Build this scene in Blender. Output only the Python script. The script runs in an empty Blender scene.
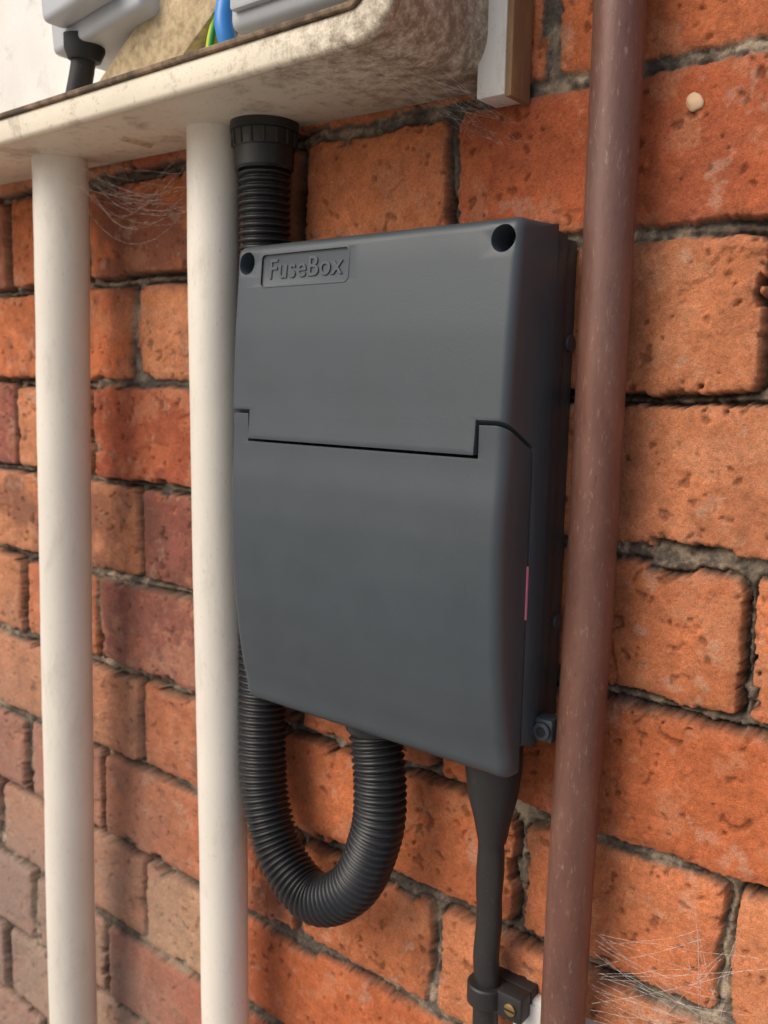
import bpy, bmesh, math, random
import numpy as np
from mathutils import Vector, Matrix, noise as mn
rnd=random.Random(7)
sc=bpy.context.scene
MM=0.001
# ------------------------------------------------------------------ helpers
def link(o,parent=None):
    sc.collection.objects.link(o)
    if parent: o.parent=parent
    return o
def empty(name):
    e=bpy.data.objects.new(name,None); e.empty_display_size=.05
    return link(e)
def mesh_obj(name,verts,faces,mat=None,parent=None,smooth=True,sharp=None):
    me=bpy.data.meshes.new(name); me.from_pydata(verts,[],faces); me.update()
    if smooth:
        for p in me.polygons: p.use_smooth=True
    if sharp: me.set_sharp_from_angle(angle=math.radians(sharp))
    o=bpy.data.objects.new(name,me)
    if mat: me.materials.append(mat)
    return link(o,parent)
def recalc(o,tri=False):
    bm=bmesh.new(); bm.from_mesh(o.data)
    if tri: bmesh.ops.triangulate(bm,faces=bm.faces)
    bmesh.ops.recalc_face_normals(bm,faces=bm.faces); bm.to_mesh(o.data); bm.free()
def nm(name):
    m=bpy.data.materials.new(name); m.use_nodes=True
    nt=m.node_tree; b=nt.nodes['Principled BSDF']
    return m,nt,b
def noise(nt,scale,detail=5,rough=.55,vec=None,dist=0):
    n=nt.nodes.new('ShaderNodeTexNoise'); n.inputs['Scale'].default_value=scale
    n.inputs['Detail'].default_value=detail; n.inputs['Roughness'].default_value=rough
    n.inputs['Distortion'].default_value=dist
    if vec is not None: nt.links.new(vec,n.inputs['Vector'])
    return n.outputs['Fac']
def geo_pos(nt):
    g=nt.nodes.new('ShaderNodeNewGeometry'); return g.outputs['Position']
def ramp(nt,fac,stops):
    r=nt.nodes.new('ShaderNodeValToRGB'); e=r.color_ramp.elements
    while len(e)<len(stops): e.new(.5)
    for i,(p,c) in enumerate(stops):
        e[i].position=p; e[i].color=(c[0],c[1],c[2],1) if not isinstance(c,(int,float)) else (c,c,c,1)
    nt.links.new(fac,r.inputs['Fac']); return r.outputs['Color']
def mix(nt,fac,a,b,mode='MIX'):
    m=nt.nodes.new('ShaderNodeMix'); m.data_type='RGBA'; m.blend_type=mode
    for i,(s,v) in enumerate(((m.inputs[0],fac),(m.inputs[6],a),(m.inputs[7],b))):
        if isinstance(v,(int,float)): s.default_value=v if i==0 else (v,v,v,1)
        elif isinstance(v,tuple): s.default_value=(v[0],v[1],v[2],1)
        else: nt.links.new(v,s)
    return m.outputs[2]
def bump(nt,b,h,strength=.5,dist=.0005,prev=None):
    n=nt.nodes.new('ShaderNodeBump'); n.inputs['Strength'].default_value=strength; n.inputs['Distance'].default_value=dist
    nt.links.new(h,n.inputs['Height'])
    if prev is not None: nt.links.new(prev,n.inputs['Normal'])
    nt.links.new(n.outputs['Normal'],b.inputs['Normal']); return n.outputs['Normal']
def apply_mods(o):
    dg=bpy.context.evaluated_depsgraph_get(); dg.update()
    me=bpy.data.meshes.new_from_object(o.evaluated_get(dg))
    o.modifiers.clear(); old=o.data; o.data=me; return o
def boolean(o,cutter,op='DIFFERENCE'):
    m=o.modifiers.new('b','BOOLEAN'); m.operation=op; m.object=cutter; m.solver='EXACT'
    apply_mods(o)
def kill(o): bpy.data.objects.remove(o,do_unlink=True)
def finish(o,bev=0,ang=35,seg=2):
    if bev:
        m=o.modifiers.new('v','BEVEL'); m.width=bev; m.segments=seg; m.limit_method='ANGLE'; m.angle_limit=math.radians(ang); m.harden_normals=False
        apply_mods(o)
    for p in o.data.polygons: p.use_smooth=True
    o.data.set_sharp_from_angle(angle=math.radians(ang))
    return o
def box(name,x0,x1,y0,y1,z0,z1,mat,parent=None,bev=0,seg=2):
    v=[(x,y,z) for x in(x0,x1) for y in(y0,y1) for z in(z0,z1)]
    f=[(0,1,3,2),(4,6,7,5),(0,4,5,1),(2,3,7,6),(0,2,6,4),(1,5,7,3)]
    o=mesh_obj(name,v,f,mat,parent)
    return finish(o,bev,seg=seg)
def catmull(P,step=.002):
    P=[Vector(p) for p in P]; Q=[P[0]*2-P[1]]+P+[P[-1]*2-P[-2]]; out=[]
    for i in range(1,len(Q)-2):
        a,b,c,d=Q[i-1],Q[i],Q[i+1],Q[i+2]; n=max(2,int((c-b).length/step))
        for k in range(n):
            t=k/n
            out.append(.5*((2*b)+(c-a)*t+(2*a-5*b+4*c-d)*t*t+(-a+3*b-3*c+d)*t**3))
    out.append(P[-1]); return out
def resample(P,step):
    L=[0]
    for i in range(1,len(P)): L.append(L[-1]+(P[i]-P[i-1]).length)
    n=max(2,int(L[-1]/step)); out=[];j=0
    for k in range(n+1):
        s=L[-1]*k/n
        while j<len(L)-2 and L[j+1]<s: j+=1
        t=(s-L[j])/max(1e-9,L[j+1]-L[j]); out.append(P[j].lerp(P[j+1],min(1,t)))
    return out,L[-1]
def sweep(name,P,rad,mat,parent=None,seg=32,caps=True,flat=1.0,sharp=None):
    verts=[];faces=[];n=len(P); up=Vector((0,1,0)); s=0
    T0=(P[1]-P[0]).normalized(); A=up-T0*up.dot(T0)
    if A.length<.01: A=Vector((1,0,0))
    A.normalize()
    for i in range(n):
        T=(P[min(i+1,n-1)]-P[max(i-1,0)]).normalized()
        A=(A-T*A.dot(T)).normalized(); B=T.cross(A)
        if i: s+=(P[i]-P[i-1]).length
        r=rad(s)
        for k in range(seg):
            a=2*math.pi*k/seg
            verts.append(P[i]+A*(math.cos(a)*r*flat)+B*(math.sin(a)*r))
    for i in range(n-1):
        for k in range(seg):
            k2=(k+1)%seg
            faces.append((i*seg+k,i*seg+k2,(i+1)*seg+k2,(i+1)*seg+k))
    if caps:
        faces.append(tuple(range(seg))[::-1]); faces.append(tuple((n-1)*seg+k for k in range(seg)))
    return mesh_obj(name,verts,faces,mat,parent,sharp=sharp)
def cyl(name,p0,p1,r,mat,parent=None,seg=32,bev=0):
    p0=Vector(p0);p1=Vector(p1)
    if abs((p1-p0).normalized().y)>.9:
        v=[];f=[]
        for p in (p0,p1):
            for k in range(seg):
                a=2*math.pi*k/seg; v.append((p.x+math.cos(a)*r,p.y,p.z+math.sin(a)*r))
        f=[(k,(k+1)%seg,seg+(k+1)%seg,seg+k) for k in range(seg)]+[tuple(range(seg))[::-1],tuple(range(seg,2*seg))]
        o=mesh_obj(name,v,f,mat,parent)
    else: o=sweep(name,[p0,p1],lambda s:r,mat,parent,seg)
    recalc(o); return finish(o,bev)

# ------------------------------------------------------------------ numpy noise
class VN:
    def __init__(s,seed): s.T=np.random.RandomState(seed).rand(256,256).astype(np.float32)
    def __call__(s,x,y):
        xi=np.floor(x).astype(np.int64); yi=np.floor(y).astype(np.int64)
        fx=(x-xi);fy=(y-yi); fx=fx*fx*(3-2*fx);fy=fy*fy*(3-2*fy)
        T=s.T;a=T[xi&255,yi&255];b=T[(xi+1)&255,yi&255];c=T[xi&255,(yi+1)&255];d=T[(xi+1)&255,(yi+1)&255]
        return (a*(1-fx)+b*fx)*(1-fy)+(c*(1-fx)+d*fx)*fy
def fbm(x,y,freq,oct,seed,gain=.5):
    t=0;a=1;tot=0
    for o in range(oct):
        v=VN(seed+o)
        c,s_=math.cos(.6*o+.35),math.sin(.6*o+.35)
        t=t+a*v((x*c-y*s_)*freq+17.3*o,(x*s_+y*c)*freq+5.1*o); tot+=a; a*=gain; freq*=2.03
    return t/tot
def sst(a,b,x):
    t=np.clip((x-a)/(b-a),0,1); return t*t*(3-2*t)
# ------------------------------------------------------------------ materials
def brick_mat():
    m,nt,b=nm('weathered_brick')
    at=nt.nodes.new('ShaderNodeAttribute'); at.attribute_name='bcol'
    pos=geo_pos(nt)
    n1=noise(nt,560,4,.72,pos); n2=noise(nt,1700,3,.7,pos)
    c=mix(nt,.6,at.outputs['Color'],ramp(nt,n1,[(.28,.58),(.5,1.02),(.75,1.35)]),'MULTIPLY')
    c=mix(nt,.85,c,ramp(nt,n2,[(.3,.66),(.5,1.02),(.70,1.32)]),'MULTIPLY')
    vo=nt.nodes.new('ShaderNodeTexVoronoi'); vo.inputs['Scale'].default_value=170; nt.links.new(pos,vo.inputs['Vector'])
    pit=ramp(nt,vo.outputs['Distance'],[(.04,.45),(.12,0.0)])
    pm=mix(nt,1.0,pit,ramp(nt,n1,[(.52,0.0),(.58,1.0)]),'MULTIPLY')
    c=mix(nt,pm,c,mix(nt,.75,c,(.08,.035,.025)))
    nt.links.new(c,b.inputs['Base Color']); b.inputs['Roughness'].default_value=.93
    b.inputs['Specular IOR Level'].default_value=.2
    p=bump(nt,b,n1,.7,.0011); p=bump(nt,b,n2,.7,.0006,p)
    return m
def plastic_mat(name,col,rough=.45,grain=2200,bs=.25,dust=.0,spec=.5):
    m,nt,b=nm(name); pos=geo_pos(nt)
    n=noise(nt,grain,2,.6,pos); l=noise(nt,28,4,.6,pos)
    c=mix(nt,.35,col,ramp(nt,l,[(.3,.85),(.7,1.15)]),'MULTIPLY')
    if dust:
        d=noise(nt,650,4,.75,pos)
        c=mix(nt,ramp(nt,d,[(.62,0.0),(.75,dust)]),c,(.35,.32,.28))
    nt.links.new(c,b.inputs['Base Color'])
    nt.links.new(ramp(nt,l,[(.3,rough-.05),(.7,rough+.08)]),b.inputs['Roughness'])
    b.inputs['Specular IOR Level'].default_value=spec
    bump(nt,b,n,bs,.0002)
    return m
def painted_mat(name,col,dirt=(.16,.11,.07),amt=.6,scale=40,rough=.55,lo=.5,hi=.72,stretch=1.0,grime=None):
    m,nt,b=nm(name)
    pos=geo_pos(nt)
    mp=nt.nodes.new('ShaderNodeMapping'); nt.links.new(pos,mp.inputs['Vector']); mp.inputs['Scale'].default_value=(1,1,stretch)
    v=mp.outputs['Vector']
    n=noise(nt,scale,6,.7,v,.3); n2=noise(nt,scale*14,4,.7,v); n3=noise(nt,scale*.3,3,.5,v)
    c=mix(nt,.6,col,ramp(nt,n3,[(.3,.82),(.7,1.1)]),'MULTIPLY')
    c=mix(nt,ramp(nt,n,[(lo,0.0),(hi,amt)]),c,dirt)
    c=mix(nt,ramp(nt,n2,[(.60,0.0),(.72,amt*.9)]),c,dirt)
    if grime:
        sx=nt.nodes.new('ShaderNodeSeparateXYZ'); nt.links.new(pos,sx.inputs[0])
        mr=nt.nodes.new('ShaderNodeMapRange'); nt.links.new(sx.outputs['X'],mr.inputs['Value'])
        mr.inputs['From Min'].default_value=grime[0]; mr.inputs['From Max'].default_value=grime[1]
        ad=nt.nodes.new('ShaderNodeMath'); ad.operation='MULTIPLY_ADD'; nt.links.new(mr.outputs[0],ad.inputs[0]); ad.inputs[1].default_value=.27
        n4=noise(nt,130,6,.8,v,0); nt.links.new(n4,ad.inputs[2])
        c=mix(nt,ramp(nt,ad.outputs[0],[(.58,0.0),(.82,.8)]),c,(.14,.085,.045))
    nt.links.new(c,b.inputs['Base Color']); b.inputs['Roughness'].default_value=rough
    bump(nt,b,n2,.3,.0004)
    return m
M_brick=brick_mat()
M_box=plastic_mat('dark_grey_plastic',(.047,.059,.069),.43,1500,.30,.10)
M_base=plastic_mat('base_grey_plastic',(.044,.054,.064),.45,1500,.2,.15)
M_black=plastic_mat('black_conduit_plastic',(.015,.015,.016),.36,900,.1,.35)
M_rub=plastic_mat('black_rubber',(.018,.017,.017),.5,700,.4,.35)
M_dark=plastic_mat('dark_recess',(.01,.01,.011),.6)
M_cream=painted_mat('aged_cream_panel',(.76,.68,.53),(.20,.13,.07),.65,38,.5,.53,.72,1.0,(-.38,-.25))
M_rim=painted_mat('grimy_rim',(.28,.19,.11),(.07,.045,.03),.95,70,.8,.38,.58)
M_pipe=painted_mat('cream_painted_pipe',(.78,.725,.63),(.36,.30,.22),.42,45,.40,.55,.78,.35)
M_board=painted_mat('white_painted_wood',(.80,.77,.70),(.25,.18,.12),.5,50,.6,.52,.78,.3)
M_wood=painted_mat('raw_wood_edge',(.40,.24,.12),(.14,.08,.045),.7,60,.8,.4,.7,.25)
M_chip=painted_mat('chipboard',(.60,.47,.28),(.26,.17,.09),.8,160,.85,.42,.66)
M_greyp=plastic_mat('light_grey_plastic',(.46,.48,.50),.35,900,.1,.1)
M_white=painted_mat('white_plastic',(.78,.76,.72),(.3,.26,.2),.5,45,.5,.55,.8)
M_yg=plastic_mat('yellow_green_sleeve',(.50,.60,.03),.4)
M_green=plastic_mat('green_stripe',(.03,.30,.05),.4)
M_blue=plastic_mat('blue_sleeve',(.03,.22,.62),.35)
M_pink=plastic_mat('pink_tape',(.72,.20,.30),.5)
M_stone=plastic_mat('pebble_stone',(.62,.42,.26),.8)
def copper():
    m,nt,b=nm('oxidised_copper')
    mp=nt.nodes.new('ShaderNodeMapping'); nt.links.new(geo_pos(nt),mp.inputs['Vector']); mp.inputs['Scale'].default_value=(1,1,.3)
    v=mp.outputs['Vector']
    n=noise(nt,50,6,.65,v,.3); n2=noise(nt,520,4,.75,v); n3=noise(nt,14,3,.6,v)
    c=ramp(nt,n,[(.25,(.105,.042,.030)),(.5,(.160,.064,.044)),(.75,(.235,.105,.066))])
    c=mix(nt,ramp(nt,n3,[(.4,0.0),(.65,.6)]),c,(.15,.088,.076))
    c=mix(nt,ramp(nt,n2,[(.58,0.0),(.70,.6)]),c,(.32,.25,.19))
    c=mix(nt,ramp(nt,n2,[(.28,.6),(.40,0.0)]),c,(.055,.03,.028))
    nt.links.new(c,b.inputs['Base Color']); b.inputs['Metallic'].default_value=.2
    nt.links.new(ramp(nt,n2,[(.3,.34),(.7,.56)]),b.inputs['Roughness'])
    bump(nt,b,n2,.5,.0004); return m
M_cu=copper()
def metal(name,col,r):
    m,nt,b=nm(name); n=noise(nt,600,4,.6,geo_pos(nt)); nt.links.new(mix(nt,.5,col,ramp(nt,n,[(.3,.5),(.7,1.2)]),'MULTIPLY'),b.inputs['Base Color'])
    b.inputs['Metallic'].default_value=1; b.inputs['Roughness'].default_value=r; return m
M_brass=metal('brass',(.50,.33,.14),.45); M_steel=metal('screw_steel',(.28,.28,.28),.45)
m,nt,b=nm('spider_silk'); b.inputs['Base Color'].default_value=(.75,.72,.66,1); b.inputs['Roughness'].default_value=.7
n=noise(nt,300,2,.6,geo_pos(nt)); nt.links.new(ramp(nt,n,[(.35,.08),(.7,.75)]),b.inputs['Alpha']); M_web=m
# ------------------------------------------------------------------ brick wall
def build_wall():
    def seg(a,b,s): return np.linspace(a,b,max(2,int(round((b-a)/s)))+1)[:-1]
    xs=np.concatenate([seg(-1.9,-.86,.009),seg(-.86,-.46,.0016),seg(-.46,-.05,.00085),seg(-.05,1.1,.009),[1.1]])
    zs=np.concatenate([seg(-1.2,-.68,.009),seg(-.68,-.38,.0015),seg(-.38,.20,.00095),seg(.20,1.2,.009),[1.2]])
    X,Z=np.meshgrid(xs,zs); x=X.ravel();z=Z.ravel()
    wx=(fbm(x,z,22,3,11)-.5)*.0050+(fbm(x,z,140,3,21)-.5)*.0022
    wz=(fbm(x,z,18,3,31)-.5)*.0046+(fbm(x,z,140,3,41)-.5)*.0024
    x1=x+wx; z1=z+wz
    zc=(.144-z1)/.075; c=np.floor(zc).astype(int); vz=(zc-c)*.075
    odd=(c&1)==0
    off=np.where(odd,.2868,.1188)
    tt=(x1+off)/.3375; per=np.floor(tt).astype(int); t=(tt-per)*.3375
    st=t<.225
    ux=np.where(st,t,t-.225); w=np.where(st,.225,.1125)
    bid=(c*7919+per*104729+np.where(st,0,31337))
    RR=np.random.RandomState(5).rand(4096,10).astype(np.float32)
    h=(bid*2654435761>>7)&4095; r=RR[h]
    ml=.0022+.0024*r[:,0]; mr=.0022+.0024*r[:,1]; mt=.0020+.0024*r[:,2]; mb=.0020+.0024*r[:,3]
    dx=np.minimum(ux-ml,w-ux-mr); dz=np.minimum(vz-mt,.075-vz-mb)
    rc=.005
    d=np.where((dx<rc)&(dz<rc),rc-np.hypot(rc-dx,rc-dz),np.minimum(dx,dz))
    hf=fbm(x,z,480,3,51,.65)-.5; lf=fbm(x,z,60,4,61,.6)-.5
    d=d+hf*.0024+lf*.0030
    chip=sst(.63,.69,fbm(x,z,42,4,81,.55)); d=d-chip*.0034
    e=sst(-.0003,.0014,d)
    e2=sst(.0003,.0065,d)
    face=(r[:,4]-.5)*.0040+(r[:,5]-.5)*.020*(ux-w/2)+(r[:,6]-.5)*.03*(vz-.0375)
    face=face+(fbm(x,z,20,3,91)-.5)*.0018+(fbm(x,z,300,4,101,.7)-.5)*.0012-(1-e2)*.0012
    pit=sst(.75,.81,fbm(x,z,190,2,111)); face=face-pit*.0011
    scar=sst(.66,.68,fbm(x,z,30,5,115,.6)); face=face-scar*.0010
    er=sst(.36,.58,fbm(x,z,11,4,121))
    mort=-.0038-er*.0060+(fbm(x,z,340,4,131,.7)-.5)*.0040+(fbm(x,z,60,3,141)-.5)*.003
    crev=np.exp(-((d+.0006)/.0012)**2)*(.25+.75*er)
    mort=mort-crev*.0042
    H=mort*(1-e)+face*e
    y=-H
    verts=np.stack([x,y,z],1).astype(np.float32)
    pal=np.array([[.53,.163,.066],[.50,.142,.056],[.55,.185,.080],[.46,.120,.050],[.54,.200,.092],[.51,.150,.060]])
    palL=np.array([[.47,.148,.062],[.38,.105,.052],[.49,.198,.095],[.25,.090,.064],[.47,.148,.062],[.47,.27,.155],[.38,.140,.082],[.50,.21,.105]])
    ia=(r[:,7]*5.999).astype(int); ib=(r[:,8]*7.999).astype(int)
    cxb=x1-ux+w/2
    left=np.where(cxb<-.50,1,np.where(cxb>-.34,0,(-.34-cxb)/.16))
    col=pal[ia]*(1-left)[:,None]+palL[ib]*left[:,None]
    col*= (.90+.20*r[:,9])[:,None]
    mot=fbm(x,z,30,5,151,.65); mot2=fbm(x,z,170,4,161,.65)
    col*=(1+(mot-.5)*.60)[:,None]; col*=(1+(mot2-.5)*.60)[:,None]
    burn=sst(.57,.72,fbm(x+3,z,15,5,171,.62))*(.18+.5*left); col=col*(1-burn[:,None])+np.array([.16,.07,.052])*burn[:,None]
    pale=sst(.57,.68,fbm(x,z+5,55,5,181,.62))*.30; col=col*(1-pale[:,None])+np.array([.60,.29,.16])*pale[:,None]
    lime=sst(.66,.74,fbm(x+9,z,70,5,185,.65))*.26; col=col*(1-lime[:,None])+np.array([.52,.42,.32])*lime[:,None]
    scc=scar*.28; col=col*(1-scc[:,None])+np.array([.58,.19,.08])*scc[:,None]
    edge=(1-e2)*.26; col=col*(1-edge[:,None])+np.array([.34,.17,.10])*edge[:,None]
    col*=(1-pit*.40)[:,None]
    g=np.clip((-.12-z)/.38,0,1)*np.clip((-.40-x)/.22,0,1); g=g*(.35+.65*fbm(x,z,16,5,191,.6)); g=np.clip(g*1.15,0,.85)
    col=col*(1-g[:,None])+np.array([.30,.22,.18])*g[:,None]
    mn_=fbm(x,z,110,5,201,.7)[:,None]; md=fbm(x,z,14,4,211)[:,None]
    mc=np.array([.15,.122,.098])*(1-sst(.38,.66,mn_))+np.array([.44,.35,.25])*sst(.38,.66,mn_)
    dk=sst(.40,.58,md)*.72; mc=mc*(1-dk)+np.array([.075,.063,.054])*dk
    mc=mc*(1-(crev*.8)[:,None])
    C=mc*(1-e[:,None])+col*e[:,None]
    C=np.clip(C,.01,.8)
    nx,nz=len(xs),len(zs)
    idx=np.arange(nx*nz).reshape(nz,nx)
    F=np.stack([idx[:-1,:-1],idx[:-1,1:],idx[1:,1:],idx[1:,:-1]],-1).reshape(-1,4)
    me=bpy.data.meshes.new('brick_wall')
    me.vertices.add(len(verts)); me.vertices.foreach_set('co',verts.ravel())
    nf=len(F); me.loops.add(nf*4); me.loops.foreach_set('vertex_index',F.ravel().astype(np.int32))
    me.polygons.add(nf); me.polygons.foreach_set('loop_start',(np.arange(nf)*4).astype(np.int32))
    me.polygons.foreach_set('use_smooth',np.ones(nf,dtype=bool))
    me.update(calc_edges=True)
    a=me.attributes.new('bcol','FLOAT_COLOR','POINT')
    a.data.foreach_set('color',np.concatenate([C,np.ones((len(C),1))],1).astype(np.float32).ravel())
    me.materials.append(M_brick)
    return link(bpy.data.objects.new('brick_wall',me))
build_wall()
# ------------------------------------------------------------------ ground
def ground():
    m,nt,b=nm('paving'); pos=geo_pos(nt)
    n=noise(nt,6,8,.6,pos); nt.links.new(ramp(nt,n,[(.3,(.30,.28,.26)),(.7,(.44,.41,.37))]),b.inputs['Base Color']); b.inputs['Roughness'].default_value=.9
    mesh_obj('ground',[(-200,-200,-1.15),(200,-200,-1.15),(200,200,-1.15),(-200,200,-1.15)],[(0,1,2,3)],m)
ground()
# ------------------------------------------------------------------ enclosure
encl=empty('electrical_enclosure')
XL,XR=-.3950,-.2085; CX=(XL+XR)/2; WMM=(XR-XL)*1000
def interp(z,tab):
    return float(np.interp(z,[a for a,b in tab],[b for a,b in tab]))
def arc(cx,cy,r,a0,a1,n=8):
    return [(cx+r*math.cos(math.radians(a0+(a1-a0)*i/n)),cy+r*math.sin(math.radians(a0+(a1-a0)*i/n))) for i in range(n+1)]
def loft_body(name,prof,d_back,rside,mat):
    P=[Vector(p) for p in prof]; n=len(P)
    nor=[]
    for i in range(n):
        t=(P[(i+1)%n]-P[i-1]).normalized(); nor.append(Vector((t.y,-t.x)))
    cen=sum(P,Vector((0,0)))/n
    if sum((P[i]-cen).dot(nor[i]) for i in range(n))<0: nor=[-k for k in nor]
    K=7
    secs=[(rside*(1-math.sin(math.pi/2*i/K)),rside*(1-math.cos(math.pi/2*i/K))) for i in range(K+1)]
    allsec=[(ins,XL*1000+t) for ins,t in secs]
    allsec+= [(0,XL*1000+rside+ (WMM-2*rside)*k/10) for k in range(1,10)]
    allsec+= [(ins,XR*1000-t) for ins,t in secs[::-1]]
    verts=[];faces=[]
    for ins,x in allsec:
        for i in range(n):
            w=min(1,max(0,(P[i].x-d_back-3)/10.)); q=P[i]-nor[i]*ins*w
            dr=(q.x-26)*.055*(1 if q.x>26 else 0)
            xx=CX*1000+(x-CX*1000)*(1-dr/91.)
            verts.append((xx*MM,-q.x*MM,q.y*MM))
    for s in range(len(allsec)-1):
        for i in range(n):
            j=(i+1)%n
            faces.append((s*n+i,(s+1)*n+i,(s+1)*n+j,s*n+j))
    faces.append(tuple(range(n))); faces.append(tuple((len(allsec)-1)*n+i for i in range(n))[::-1])
    o=mesh_obj(name,verts,faces,mat,encl)
    recalc(o,True)
    return o
covtab=[(-185,48),(-150,56),(-110,60),(-70,62),(-34,65.2),(-26,64.2),(-10,63),(25,61.2),(50,59),(72,57)]
def dcov(z): return interp(z,covtab)
prof=[(26,73.5)]+arc(dcov(66)-6.5,67,6.5,90,8,8)+[(dcov(z),z) for z in range(55,-176,-5)]+[(30,-179),(26,-179)]
cover=loft_body('upper_cover',prof,26,5.0,M_box)
flaptab=[(-190,50),(-181,53),(-168,56.6),(-150,60),(-125,63.3),(-100,65),(-75,65.8),(-55,65.0),(-42,63.6),(-30,63.0),(40,63)]
prof=[(30,20)]+[(interp(z,flaptab),z) for z in range(20,-177,-4)]+arc(44,-183,9,5,-90,8)+[(30,-191)]
flap=loft_body('hinged_flap',prof,30,6.0,M_box)
def prism(poly,d0,d1):
    k=len(poly)
    v=[(x*MM,-d0*MM,a*MM) for x,a,b in poly]+[(x*MM,-d1*MM,b*MM) for x,a,b in poly]
    f=[tuple(range(k)),tuple(range(k,2*k))[::-1]]+[(i,k+i,k+(i+1)%k,(i+1)%k) for i in range(k)]
    o=mesh_obj('c',v,f,None,None,False); recalc(o,True); return o
def notch(g):
    a,b=-31+g,-9.5+g
    return prism([(-402,-215,-215),(-402,a,b),(-378+g,a,b),(-378+g,-34.5+g,-34.5+g),(-225-g,-34.5+g,-34.5+g),(-225-g,a,b),(-198,a,b),(-198,-215,-215)],41.5-g,80)
c=notch(1.7); boolean(cover,c); kill(c)
c=notch(0); boolean(flap,c,'INTERSECT'); kill(c)
HOLES=((-.2190,.0640),(-.3840,.0635))
for hx,hz in HOLES:
    c=cyl('c',(hx,-.038,hz),(hx,-.075,hz),.0062,None,None,40); boolean(cover,c); kill(c)
def rrect(x0,x1,z0,z1,r,n=6):
    out=[]
    for cx,cz,a in ((x1-r,z1-r,0),(x0+r,z1-r,90),(x0+r,z0+r,180),(x1-r,z0+r,270)):
        out+=arc(cx,cz,r,a,a+90,n)
    return out
def fy(z): return 59-(z-50)*2/22.
def slopeprism(R,s0,s1,name='c',mat=None,parent=None):
    k=len(R)
    v=[(x*MM,-(fy(z)+s0)*MM,z*MM) for x,z in R]+[(x*MM,-(fy(z)+s1)*MM,z*MM) for x,z in R]
    f=[tuple(range(k)),tuple(range(k,2*k))[::-1]]+[(i,k+i,k+(i+1)%k,(i+1)%k) for i in range(k)]
    o=mesh_obj(name,v,f,mat,parent,False); recalc(o); return o
LX0,LX1,LZ0,LZ1=-372,-309.5,50.2,67.0
c=slopeprism(rrect(LX0,LX1,LZ0,LZ1,2.2),-1.0,20); boolean(cover,c); kill(c)
finish(cover,.0005,30,2); finish(flap,.0010,30,3)
A=rrect(LX0-.8,LX1+.8,LZ0-.8,LZ1+.8,3.0);B=rrect(LX0,LX1,LZ0,LZ1,2.2);k=len(A)
v=[];
for s in (-.6,.3):
    for R_ in (A,B): v+=[(x*MM,-(fy(z)+s)*MM,z*MM) for x,z in R_]
f=[]
for i in range(k):
    j=(i+1)%k
    f+=[(i,j,k+j,k+i),(2*k+i,3*k+i,3*k+j,2*k+j),(i,2*k+i,2*k+j,j),(k+i,k+j,3*k+j,3*k+i)]
o=mesh_obj('label_border',v,f,M_box,encl); recalc(o); finish(o,.00018,35,2)
cu=bpy.data.curves.new('lettering','FONT'); cu.body='FuseBox'; cu.size=.0150; cu.extrude=.0004; cu.bevel_depth=.00012; cu.space_character=1.04
cu.align_x='CENTER'; cu.align_y='CENTER'
to=link(bpy.data.objects.new('lettering_src',cu)); bpy.context.view_layer.update()
dg=bpy.context.evaluated_depsgraph_get(); me=bpy.data.meshes.new_from_object(to.evaluated_get(dg)); kill(to)
me.transform(Matrix.Translation((-.3405,-(fy(58.6)-.85)*MM,.0586))@Matrix.Rotation(math.radians(90)-math.atan(2/22.),4,'X'))
me.materials.clear(); me.materials.append(M_box)
lo=link(bpy.data.objects.new('raised_lettering',me),encl)
for i,(hx,hz) in enumerate(HOLES):
    cyl('screw_%d'%i,(hx,-.0375,hz),(hx,-.043,hz),.0040,M_steel,encl,24,.0006)
    box('screw_slot_%d'%i,hx-.0034,hx+.0034,-.0433,-.0425,hz-.0005,hz+.0005,M_dark,encl)
box('back_base',XL+.003,-.2112,-.0125,0,-.1715,.0695,M_base,encl,.002)
box('base_body',XL+.0015,-.2098,-.0262,-.0130,-.1745,.0715,M_base,encl,.0018)
box('gasket',XL+.005,-.2125,-.030,-.010,-.170,.068,M_dark,encl)
for i,(yy,zz) in enumerate(((-.0065,.020),(-.0065,-.120))):
    o=sweep('side_boss_%d'%i,[Vector((-.2125,yy,zz)),Vector((-.2092,yy,zz))],lambda s:.0042,M_base,encl,20); finish(o,.0006)
lug=box('sealing_lug',-.2115,-.1995,-.0275,-.0165,-.1765,-.1645,M_base,encl,.0015)
c=cyl('c',(-.2045,-.040,-.1705),(-.2045,-.005,-.1705),.0026,None,None,20); boolean(lug,c); kill(c); finish(lug)
cyl('lug_collar',(-.2045,-.0300,-.1705),(-.2045,-.0272,-.1705),.0046,M_base,encl,24,.0006)
cyl('lug_hole',(-.2045,-.0303,-.1705),(-.2045,-.0295,-.1705),.0026,M_dark,encl,20)
box('pink_tape_edge',-.2125,-.2089,-.0417,-.0405,-.112,-.086,M_pink,encl)
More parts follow.
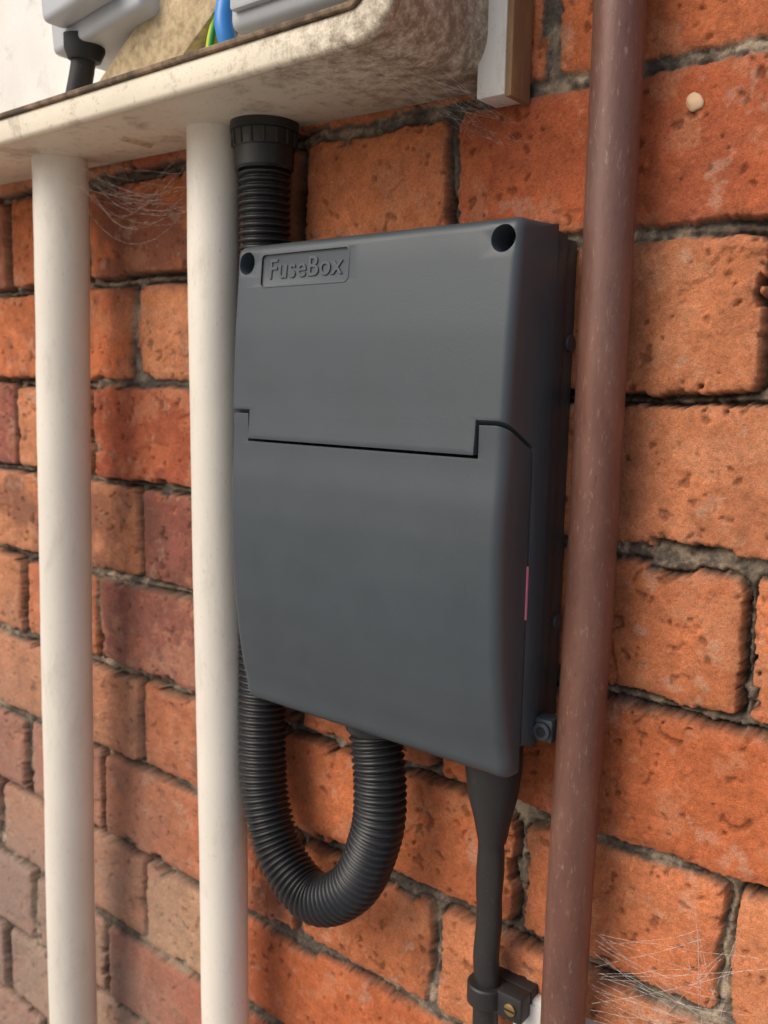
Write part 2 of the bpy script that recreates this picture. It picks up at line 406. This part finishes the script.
# ------------------------------------------------------------------ pipes
def pipe(name,pts,r,mat,wob=.0005):
    P=catmull(pts,.01); P,L=resample(P,.006)
    o=sweep(name,P,lambda s:r,mat,None,40)
    for v in o.data.vertices:
        v.co+=Vector((mn.noise(v.co*9),mn.noise(v.co*9+Vector((5,1,2))),0))*wob+Vector((mn.noise(v.co*60),mn.noise(v.co*60+Vector((9,3,2))),0))*wob*.25
    o.data.update(); return o
pipe('plastic_conduit_pipe',[(-.590,-.042,.154),(-.590,-.042,.10),(-.604,-.040,-.2),(-.618,-.037,-.55),(-.625,-.036,-1.15)],.0186,M_pipe,.0008)
pipe('plastic_conduit_pipe',[(-.440,-.0325,.153),(-.4405,-.0325,.0),(-.4365,-.032,-.4),(-.435,-.032,-1.15)],.0162,M_pipe,.0006)
pipe('copper_pipe',[(-.1862,-.021,.60),(-.186,-.021,.15),(-.1865,-.021,-.1),(-.189,-.021,-.33),(-.190,-.021,-1.15)],.0114,M_cu,.0004)
# ------------------------------------------------------------------ corrugated conduit
def corr(s):
    t=(s/.0042)%1.0; k=.5-.5*math.cos(2*math.pi*t); k=k**.6
    return .0126+.0029*k
cc=empty('corrugated_conduit')
path=[(-.4055,-.0235,.155),(-.4055,-.0235,.10),(-.4070,-.0220,.05),(-.4115,-.020,-.02),(-.4115,-.0200,-.10),(-.4100,-.0215,-.18),(-.4070,-.025,-.225),(-.4000,-.029,-.266),(-.3820,-.032,-.2995),(-.3505,-.034,-.3145),(-.3200,-.034,-.2940),(-.3045,-.033,-.2560),(-.3045,-.031,-.2260),(-.3100,-.029,-.198)]
P=catmull(path,.002); P,L=resample(P,.0042/7)
sweep('ribbed_hose',P,corr,M_black,cc,36)
def turned(name,base,axis,prof,mat,parent,seg=40,sharp=35):
    base=Vector(base); ax_=Vector(axis).normalized()
    a=Vector((0,1,0)); a=(a-ax_*a.dot(ax_)).normalized(); b_=ax_.cross(a); v=[];f=[]
    for h_,r in prof:
        for k in range(seg):
            t=2*math.pi*k/seg; v.append(base+ax_*h_+a*math.cos(t)*r+b_*math.sin(t)*r)
    for i in range(len(prof)-1):
        for k in range(seg):
            k2=(k+1)%seg; f.append((i*seg+k,(i+1)*seg+k,(i+1)*seg+k2,i*seg+k2))
    f.append(tuple(range(seg))); f.append(tuple((len(prof)-1)*seg+k for k in range(seg))[::-1])
    o=mesh_obj(name,v,f,mat,parent); recalc(o)
    o.data.set_sharp_from_angle(angle=math.radians(sharp)); return o
GX=-.4055
turned('gland_nut',(GX,-.0235,.150),(0,0,-1),[(0,.0202),(.007,.0202),(.0075,.0190),(.016,.0184),(.0165,.0176),(.027,.0172),(.0285,.0160),(.0285,.010)],M_black,cc)
for k in range(16):
    a=2*math.pi*k/16
    px,py=GX+math.cos(a)*.0187,-.0235+math.sin(a)*.0187
    cyl('gland_rib_%d'%k,(px,py,.1425),(px,py,.1345),.0008,M_black,cc,8)
turned('lower_gland',(-.3105,-.029,-.172),(-.0,0,-1),[(0,.0165),(.006,.0168),(.0065,.0150),(.016,.0148),(.017,.0168),(.024,.0166),(.026,.0150),(.026,.010)],M_black,cc)
# ------------------------------------------------------------------ lower black cable
cb=empty('black_supply_cable')
turned('cable_gland',(-.2335,-.026,-.168),(0,0.03,-1),[(0,.0145),(.014,.0148),(.016,.0152),(.03,.0150),(.034,.0146),(.046,.0132),(.060,.0098),(.072,.0076),(.072,.004)],M_rub,cb)
P=catmull([(-.2335,-.024,-.225),(-.2360,-.020,-.255),(-.2385,-.0165,-.29),(-.2385,-.0155,-.34),(-.238,-.016,-.45),(-.237,-.016,-1.15)],.003); P,L=resample(P,.003)
o=sweep('cable_jacket',P,lambda s:.0075,M_rub,cb,28,flat=.8)
for v in o.data.vertices: v.co+=Vector((mn.noise(v.co*40),mn.noise(v.co*40+Vector((3,3,3))),0))*.0014
cl=empty('cable_clip')
turned('clip_band',(-.2385,-.0160,-.328),(0,0,-1),[(0,.0098),(.001,.0106),(.011,.0106),(.012,.0098)],M_rub,cl)
box('clip_ear',-.2300,-.2140,-.0200,-.0090,-.3420,-.3270,M_rub,cl,.0015)
box('clip_back',-.252,-.214,-.0090,.003,-.3420,-.3270,M_rub,cl,.001)
cyl('clip_screw',(-.2205,-.0195,-.3345),(-.2205,-.0215,-.3345),.0036,M_brass,cl,24,.0008)
box('clip_screw_slot',-.2236,-.2174,-.0218,-.0211,-.3350,-.3340,M_dark,cl)
jb=empty('junction_box')
box('junction_body',-.2260,-.1740,-.0080,.004,-.42,-.3325,M_white,jb,.002)
box('junction_lid',-.2235,-.1765,-.0095,-.0078,-.417,-.3350,M_white,jb,.0007)
# ------------------------------------------------------------------ meter cabinet
mc=empty('meter_cabinet')
def ring(name,x0,x1,z0,z1,r,t,y0,y1,mat,tilt=0,bev=.001):
    A=rrect(x0,x1,z0,z1,r,8); B=rrect(x0+t,x1-t,z0+t,z1-t,max(.0015,r-t*.6),8); k=len(A)
    v=[(p[0],y0,p[1]) for p in A]+[(p[0],y0,p[1]) for p in B]+[(p[0],y1,p[1]) for p in A]+[(p[0],y1,p[1]) for p in B]
    f=[]
    for i in range(k):
        j=(i+1)%k
        f+=[(i,j,k+j,k+i),(2*k+i,3*k+i,3*k+j,2*k+j),(i,2*k+i,2*k+j,j),(k+i,k+j,3*k+j,3*k+i)]
    o=mesh_obj(name,v,f,mat,mc); recalc(o)
    if bev: finish(o,bev,40,3)
    return o
CX0,CX1,CZ0,CZ1=-.87,-.2555,.1480,.72
o=ring('cabinet_shell',CX0,CX1,CZ0,CZ1,.020,.005,-.088,-.0005,M_cream)
for v in o.data.vertices:
    if v.co.z<.3 and v.co.y>-.02: v.co.z+= .010*max(0,min(1,(-.30-v.co.x)/.45))
ring('front_flange',CX0-.002,CX1+.002,CZ0-.0018,CZ1+.002,.021,.0155,-.0945,-.0875,M_cream,bev=.0030)
o=ring('rim_edge',CX0+.0135,CX1-.0135,CZ0+.0130,CZ1-.0135,.010,.0030,-.0962,-.0860,M_rim,bev=.0008)
box('cabinet_back',CX0+.006,CX1-.006,-.006,-.002,CZ0+.02,CZ1-.006,M_white,mc)
box('backing_board',-.2610,-.2450,-.0190,-.0005,.1385,.80,M_board,mc,.0008)
box('board_edge',-.2449,-.2415,-.0185,-.0003,.1375,.80,M_wood,mc,.0005)
box('meter_body',-.372,-.262,-.082,-.012,.1740,.33,M_greyp,mc,.006,4)
box('meter_cover',-.366,-.268,-.0865,-.081,.1820,.32,M_greyp,mc,.002)
o=box('chipboard_block',-.060,.060,-.012,.012,-.022,.022,M_chip,mc,.001)
o.matrix_basis=Matrix.Translation((-.462,-.044,.196))@Matrix.Rotation(math.radians(-32),4,'Y')
fe=[box('service_fuse_base',-.046,.046,-.028,.028,-.0,.09,M_greyp,mc,.004,3),
 box('service_fuse_carrier',-.030,.030,-.044,-.027,.010,.08,M_greyp,mc,.004,3)]
for o in fe: o.matrix_basis=Matrix.Translation((-.505,-.042,.2060))@Matrix.Rotation(math.radians(-6),4,'Y')
turned('service_fuse_spout',(-.529,-.060,.211),(-.1,0,-1),[(0,.013),(.008,.0125),(.014,.0100),(.014,.006)],M_dark,mc)
P=catmull([(-.528,-.060,.22),(-.532,-.060,.195),(-.541,-.060,.172),(-.548,-.058,.153)],.004)
sweep('tail_cable',P,lambda s:.0075,M_rub,mc,20)
P=catmull([(-.425,-.045,.158),(-.421,-.050,.185),(-.412,-.050,.21),(-.405,-.045,.26)],.004)
sweep('earth_wire',P,lambda s:.0035,M_yg,mc,16)
P=catmull([(-.4215,-.0485,.158),(-.4175,-.0535,.185),(-.4085,-.0535,.21),(-.4015,-.0485,.26)],.004)
sweep('earth_wire_stripe',P,lambda s:.0016,M_green,mc,12)
P=catmull([(-.398,-.050,.158),(-.396,-.060,.180),(-.398,-.060,.20),(-.392,-.045,.25)],.004)
sweep('neutral_wire',P,lambda s:.0052,M_blue,mc,16)
# pebble
bm=bmesh.new(); bmesh.ops.create_icosphere(bm,subdivisions=3,radius=.0040)
for v in bm.verts: v.co*=1+.35*mn.noise(v.co*250)
me=bpy.data.meshes.new('pebble'); bm.to_mesh(me); bm.free()
for p_ in me.polygons: p_.use_smooth=True
me.materials.append(M_stone); o=link(bpy.data.objects.new('pebble',me)); o.location=(-.158,-.0003,.1248); o.scale=(1,.45,1)
# ------------------------------------------------------------------ cobwebs
def web(name,gen,count,r=.00010):
    cu=bpy.data.curves.new(name,'CURVE'); cu.dimensions='3D'; cu.bevel_depth=r; cu.bevel_resolution=0
    for _ in range(count):
        a,b_,sag=gen(); s=cu.splines.new('POLY'); s.points.add(8)
        for i in range(9):
            t=i/8; p=Vector(a).lerp(Vector(b_),t); p.z-=sag*4*t*(1-t)
            p+=Vector((mn.noise(p*80+Vector((_,0,0))),0,mn.noise(p*80+Vector((0,_,0)))))*.0012
            s.points[i].co=(*p,1)
    cu.materials.append(M_web); return link(bpy.data.objects.new(name,cu))
U=rnd.uniform
def g1():
    a=(U(-.58,-.54),U(-.05,-.02),U(.12,.15)); b_=(U(-.47,-.452),U(-.05,-.01),U(.10,.15)); return a,b_,U(.0,.03)
web('cobweb',g1,26,.00007)
def g2():
    k=rnd.random()
    if k<.6: return (U(-.176,-.172),U(-.02,-.012),U(-.320,-.27)),(U(-.135,-.085),U(-.008,-.005),U(-.325,-.255)),U(0,.004)
    return (U(-.145,-.110),-.007,U(-.27,-.22)),(U(-.16,-.115),-.007,U(-.33,-.28)),U(-.002,.004)
web('cobweb',g2,34,.00010)
def g4():
    a=(U(-.30,-.262),U(-.07,-.02),U(.143,.149)); b_=(U(-.275,-.24),U(-.006,-.002),U(.118,.14)); return a,b_,U(-.002,.006)
web('cobweb',g4,22,.00006)
# ------------------------------------------------------------------ light
w=bpy.data.worlds.new('World'); sc.world=w; w.use_nodes=True; nt=w.node_tree
sky=nt.nodes.new('ShaderNodeTexSky'); sky.sky_type='NISHITA'; sky.sun_disc=False
sky.sun_elevation=math.radians(42); sky.sun_rotation=math.radians(205); sky.dust_density=4.0; sky.air_density=1.0; sky.ozone_density=.5
bg=nt.nodes['Background']; nt.links.new(sky.outputs['Color'],bg.inputs['Color']); bg.inputs['Strength'].default_value=.15
sd=bpy.data.lights.new('sun','SUN'); sd.energy=1.5; sd.angle=math.radians(45); sd.color=(1,.96,.90)
so=link(bpy.data.objects.new('sun',sd))
az=math.radians(205); el=math.radians(42)
tosun=Vector((math.sin(az)*math.cos(el),math.cos(az)*math.cos(el),math.sin(el)))
so.rotation_euler=tosun.to_track_quat('Z','Y').to_euler(); so.location=tosun*3
# ------------------------------------------------------------------ camera
yaw,pit,rol,f,D=0.67074,0.14302,0.01779,907.08,0.41539
F=Vector((-math.sin(yaw)*math.cos(pit),math.cos(yaw)*math.cos(pit),-math.sin(pit)))
R=Vector((math.cos(yaw),math.sin(yaw),0)); Uv=R.cross(F)
R2=math.cos(rol)*R+math.sin(rol)*Uv; U2=-math.sin(rol)*R+math.cos(rol)*Uv
cd=bpy.data.cameras.new('camera'); cam=link(bpy.data.objects.new('camera',cd))
M=Matrix(((R2.x,U2.x,-F.x,0),(R2.y,U2.y,-F.y,-D),(R2.z,U2.z,-F.z,0),(0,0,0,1)))
cam.matrix_world=M
cd.sensor_fit='HORIZONTAL'; cd.sensor_width=36; cd.lens=36*f/768; cd.clip_start=.01; cd.clip_end=1000
cd.dof.use_dof=True; cd.dof.focus_distance=.43; cd.dof.aperture_fstop=18
sc.camera=cam
sc.view_settings.view_transform='Standard'; sc.view_settings.look='None'; sc.view_settings.exposure=0
